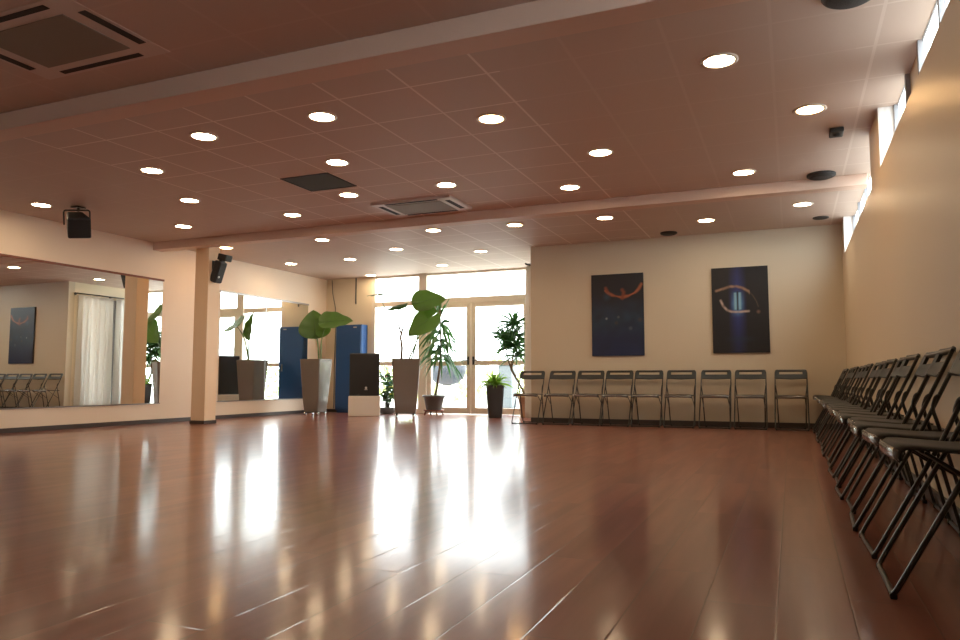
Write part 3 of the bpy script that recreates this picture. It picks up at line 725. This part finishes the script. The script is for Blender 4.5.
# big-leaf plant in the planter by the glass
P0 = Vector((-6.29, 11.5, 0)); KS = 1.0
t = empty('elephant_ear_plant', P0)
square_pot(t, 0.50, 0.36, 0.10, 1.04, M['planter'], math.radians(30))
casters(t, 0.17, 0.10, math.radians(30))
MB().tube([L_(p) for p in ((-6.38,11.5,1.0),(-6.37,11.5,1.25),(-6.40,11.5,1.42),(-6.375,11.5,1.53))], [0.026,0.022,0.02,0.018]).tube([L_(p) for p in ((-6.385,11.5,1.48),(-6.45,11.5,1.66),(-6.56,11.5,1.84))], [0.018,0.013,0.007]).tube([L_(p) for p in ((-6.375,11.5,1.5),(-6.33,11.5,1.65),(-6.24,11.5,1.80))], [0.016,0.011,0.006]).tube([L_(p) for p in ((-6.28,11.5,1.0),(-6.29,11.5,1.15),(-6.32,11.5,1.30))], [0.012,0.01,0.006]).obj('trunk', M['bark'], t)
MB().tube(bez(L_((-6.24,11.5,1.0)), L_((-6.15,11.5,1.2)), L_((-5.93,11.48,1.62)), 10), [0.016]*4+[0.012]*4+[0.009]*3).obj('stem', M['stem'], t)
MB().tube(bez(L_((-6.2,11.52,1.0)), L_((-6.05,11.55,1.4)), L_((-5.97,11.46,2.0)), 12), [0.014]*5+[0.011]*4+[0.008]*4).obj('stem', M['stem'], t)
MB().tube(bez(L_((-6.4,11.52,1.4)), L_((-6.75,11.6,1.9)), L_((-6.86,11.5,2.2)), 10), 0.006).obj('stem', M['stem'], t)
MB().tube(bez(L_((-6.36,11.52,1.4)), L_((-6.45,11.56,1.8)), L_((-6.42,11.5,2.0)), 10), 0.006).obj('stem', M['stem'], t)
cdir = Vector((0.48, -0.86, 0.25))
big_leaf(t, L_((-5.98,11.45,2.03)), (0.92,0.45,0.30), cdir + Vector((-0.2,0,0.35)), 0.46, 0.50, cup=0.06, droop=0.45, lobes=0.35)
big_leaf(t, L_((-5.82,11.44,1.72)), (-0.80,-0.25,-0.62), cdir + Vector((-0.1,0,0.3)), 0.46, 0.50, cup=0.06, droop=0.15, lobes=0.5)
big_leaf(t, L_((-6.78,11.5,2.215)), (-0.9,-0.5,0.0), (0.1,-0.12,1), 0.28, 0.34, m=M['leafd'], cup=-0.05, droop=0.25, lobes=0.4)
big_leaf(t, L_((-6.38,11.5,2.01)), (-0.85,-0.4,-0.22), (-0.2,-0.42,1), 0.30, 0.34, m=M['leafd'], cup=-0.15, droop=0.2, lobes=0.35)
tag(t, 'plant with large backlit green leaves and bare forked stem in a tall grey planter', 'plant')

# dracaena in the round grey pot by the door
P0 = Vector((-6.28, 12.6, 0)); KS = 1.0
t = empty('dracaena_plant', P0)
MB().lathe([(0.14,0.1),(0.15,0.12),(0.195,0.34),(0.215,0.34),(0.22,0.37),(0.20,0.38),(0.19,0.36)], n=32).obj('pot', M['pot_grey'], t)
MB().lathe([(0.187,0.345),(0.19,0.356),(0.01,0.36)], n=24).obj('soil', M['soil'], t)
MB().lathe([(0.16,0.075),(0.19,0.08),(0.2,0.105),(0.19,0.105),(0.15,0.09)], n=32).obj('saucer', M['wood_red'], t)
for k in range(4):
    a = PI/4 + k*PI/2; MB().tube([(0.15*math.cos(a),0.15*math.sin(a),0.09),(0.19*math.cos(a),0.19*math.sin(a),0.0)], 0.014, 8).obj('foot', M['wood_red'], t)
MB().tube([L_(p) for p in ((-6.26,12.6,0.34),(-6.22,12.6,0.5),(-6.16,12.6,0.9),(-6.14,12.6,1.3),(-6.15,12.6,1.8),(-6.16,12.6,2.0))], [0.032,0.024,0.02,0.018,0.016,0.012]).obj('trunk', M['bark'], t)
rnd = random.Random(11); mb = MB()
blades(mb, L_((-6.16,12.6,1.85)), 16, 0.46, 0.055, rnd, (1.0, 1.5), 0.15)
for z in (1.72, 1.55, 1.4, 1.28, 1.15, 1.05): blades(mb, L_((-6.15,12.6,z)), 13, 0.56, 0.055, rnd, (-0.1, 0.9), 1.05)
mb.obj('foliage', M['leafd'], t)
tag(t, 'dracaena with thin drooping leaves in a round grey pot beside the glass door', 'plant')

# small bright plant in a black planter
P0 = Vector((-4.87, 12.2, 0))
t = empty('small_potted_plant', P0)
square_pot(t, 0.32, 0.235, 0.0, 0.575, M['planter_black'], math.radians(24))
rnd = random.Random(5); mb = MB(); blades(mb, (0,0,0.56), 90, 0.40, 0.036, rnd, (0.35, 1.4), 0.5); mb.obj('foliage', M['leafb'], t)
tag(t, 'small bright green grassy plant in a tall black planter in front of the glass door', 'plant')

# bushy palm at the corner of the poster wall
P0 = Vector((-4.42, 12.62, 0)); KS = 1.086
t = empty('corner_palm', P0)
MB().lathe([(0.11,0),(0.12,0.02),(0.15,0.34),(0.165,0.34),(0.168,0.39),(0.15,0.395),(0.145,0.37)], n=32).obj('pot', M['pot_tan'], t)
MB().lathe([(0.14,0.35),(0.146,0.365),(0.01,0.37)], n=24).obj('soil', M['soil'], t)
MB().tube([L_(p) for p in ((-4.09,11.62,0.36),(-4.14,11.62,0.5),(-4.24,11.61,0.68),(-4.33,11.6,0.84),(-4.30,11.6,1.1),(-4.26,11.6,1.4),(-4.28,11.6,1.6))], [0.026,0.024,0.022,0.024,0.018,0.016,0.012]).tube([L_(p) for p in ((-4.33,11.6,0.84),(-4.42,11.6,1.1),(-4.46,11.6,1.35))], [0.018,0.014,0.01]).obj('trunk', M['bark'], t)
rnd = random.Random(21); mb = MB()
for c, n_, l in (((-4.28,11.6,1.58),26,0.40),((-4.27,11.6,1.4),22,0.38),((-4.26,11.6,1.22),22,0.36),((-4.22,11.6,1.05),18,0.32),((-4.46,11.6,1.36),26,0.30),((-4.45,11.6,1.22),14,0.28)):
    blades(mb, L_(c), int(n_*2.3), l*1.25, 0.045, rnd, (-0.1, 1.25), 0.5)
mb.obj('foliage', M['leafd'], t)
tag(t, 'bushy palm with leaning bare trunk in a tan pot behind the leftmost chair', 'plant')

# flowering plant behind the white box
P0 = Vector((-7.38, 12.74, 0)); KS = 1.0
t = empty('flowering_plant', P0)
MB().lathe([(0.10,0.0),(0.15,0.03),(0.17,0.12),(0.165,0.13)], n=24).obj('pot', M['pot_grey'], t)
rnd = random.Random(8); st = MB(); lf = MB(); fl = {k: MB() for k in ('redflower','blueflower','pinkflower','yellowflower')}
for k in range(26):
    a = rnd.uniform(0, 2*PI); r = rnd.uniform(0.05, 0.2); h = rnd.uniform(0.3, 0.95)
    tip = Vector((r*math.cos(a), r*math.sin(a), h)); st.tube(bez((0.2*tip.x,0.2*tip.y,0.1), (0.5*tip.x,0.5*tip.y,h*0.7), tip, 5), 0.005, 5)
    for q in range(3):
        c = tip*rnd.uniform(0.6, 1.0); blades(lf, c, 2, 0.12, 0.06, rnd, (0, 1), 0.5)
    key = ('redflower' if tip.x < -0.02 and h > 0.6 else rnd.choice(['blueflower','pinkflower'])) if h > 0.55 else ('yellowflower' if k % 3 == 0 else None)
    if key:
        for q in range(7):
            b = 2*PI*q/7; fl[key].lathe([(0.004,-0.006),(0.02,0),(0.004,0.006)], tip + Vector((0.03*math.cos(b),0.03*math.sin(b),0.01*(q%2))), 8)
st.obj('stems', M['darkstem'], t); lf.obj('foliage', M['leafd'], t)
for k, mb in fl.items():
    if mb.v: mb.obj('flowers', M[k], t)['label'] = k.replace('flower', '') + ' flowers'
tag(t, 'leafy flowering plant with red, pink and blue blooms behind the white box', 'plant')

# ------------------------------------------------------------------ locker, box, loudspeaker
t = empty('locker', (-8.37, 12.99, 0))
MB().box(-0.31, 0.31, -0.13, 0.09, 0.05, 1.80).box(-0.29,0.29,-0.10,0.08,0,0.05).obj('cabinet', M['blue'], t, bevel=0.006)
MB().box(-0.30, 0.30, -0.148, -0.131, 0.07, 1.78).obj('door', M['blue'], t, bevel=0.004)
MB().box(0.2, 0.225, -0.17, -0.148, 0.85, 1.0).obj('handle', M['grey_metal'], t, bevel=0.004)
MB().box(0.12, 0.2, -0.1495, -0.148, 1.735, 1.755).obj('number_plate', M['logo'], t)
tag(t, 'tall blue metal locker against the alcove wall', 'locker')
az = math.radians(30)
t = empty('white_pedestal', (-7.42, 11.97, 0), az)
MB().box(-0.29, 0.29, -0.26, 0.26, 0, 0.37).obj('body', M['whitebox'], t, bevel=0.008)
MB().box(-0.285, 0.285, -0.265, -0.26, 0.01, 0.36).obj('front_panel', M['whitebox'], t)
tag(t, 'white box on the floor under the big black loudspeaker', 'box')
t = empty('floor_loudspeaker', (-7.42, 11.97, 0.371), az)
vs = [(-0.28,-0.23,0),(0.28,-0.23,0),(0.17,0.22,0),(-0.17,0.22,0)]
MB().add([Vector(v) for v in vs] + [Vector((v[0],v[1],0.79)) for v in vs], [(0,3,2,1),(4,5,6,7),(0,1,5,4),(1,2,6,5),(2,3,7,6),(3,0,4,7)]).obj('cabinet', M['black'], t, bevel=0.015)
MB().box(-0.265,0.265,-0.244,-0.231,0.02,0.77).obj('grille', M['grille'], t, bevel=0.004)
MB().lathe([(0.022,0),(0.018,0.006)], n=16, mtx=Matrix.Translation((0.03,-0.244,0.15)) @ Matrix.Rotation(PI/2,4,'X')).box(-0.002,0.06,-0.25,-0.245,0.11,0.12).obj('badge', M['logo'], t)
tag(t, 'big black loudspeaker standing on the white box', 'loudspeaker')

# cable in the alcove corner
o = MB().tube([(-8.95,YG-0.02,2.78),(-8.93,YG-0.02,2.5),(-8.86,YG-0.02,2.2),(-8.84,YG-0.02,1.9),(-8.86,YG-0.02,1.0),(-8.86,YG-0.02,0.07)], 0.008, 6).obj('wall_cable', M['pot_grey']); tag(o, 'thin grey cable running down the alcove corner behind the locker', 'cable')
o = MB().box(-8.37,-8.35,YG-0.02,YG,2.25,2.8).obj('cable_duct', M['pot_grey']); tag(o, 'short grey cable duct hanging from the ceiling above the locker', 'cable duct')

# things outside the doors
t = empty('garden_bowl', (-8.1, 17.0, -0.02))
MB().lathe([(0.30,0),(0.26,0.05),(0.13,0.15),(0.11,0.5),(0.16,0.56)], n=24).obj('pedestal', M['concrete'], t)
MB().lathe([(0.1,0.56),(0.28,0.60),(0.42,0.72),(0.48,0.88),(0.5,1.05),(0.47,1.05),(0.45,0.98)], n=32).obj('bowl', M['bowl'], t)
tag(t, 'slate blue round bowl outdoors, seen through the left glass door', 'bowl')
t = empty('outdoor_cabinet', (-6.55, 17.2, -0.02))
MB().box(-0.16,0.2,-0.2,0.2,0,1.05).obj('body', M['bin'], t, bevel=0.03)
MB().box(-0.19,0.23,-0.23,0.23,1.05,1.1).obj('lid', M['bin'], t, bevel=0.01)
tag(t, 'pale blue grey cabinet outdoors, seen through the right glass door', 'cabinet')
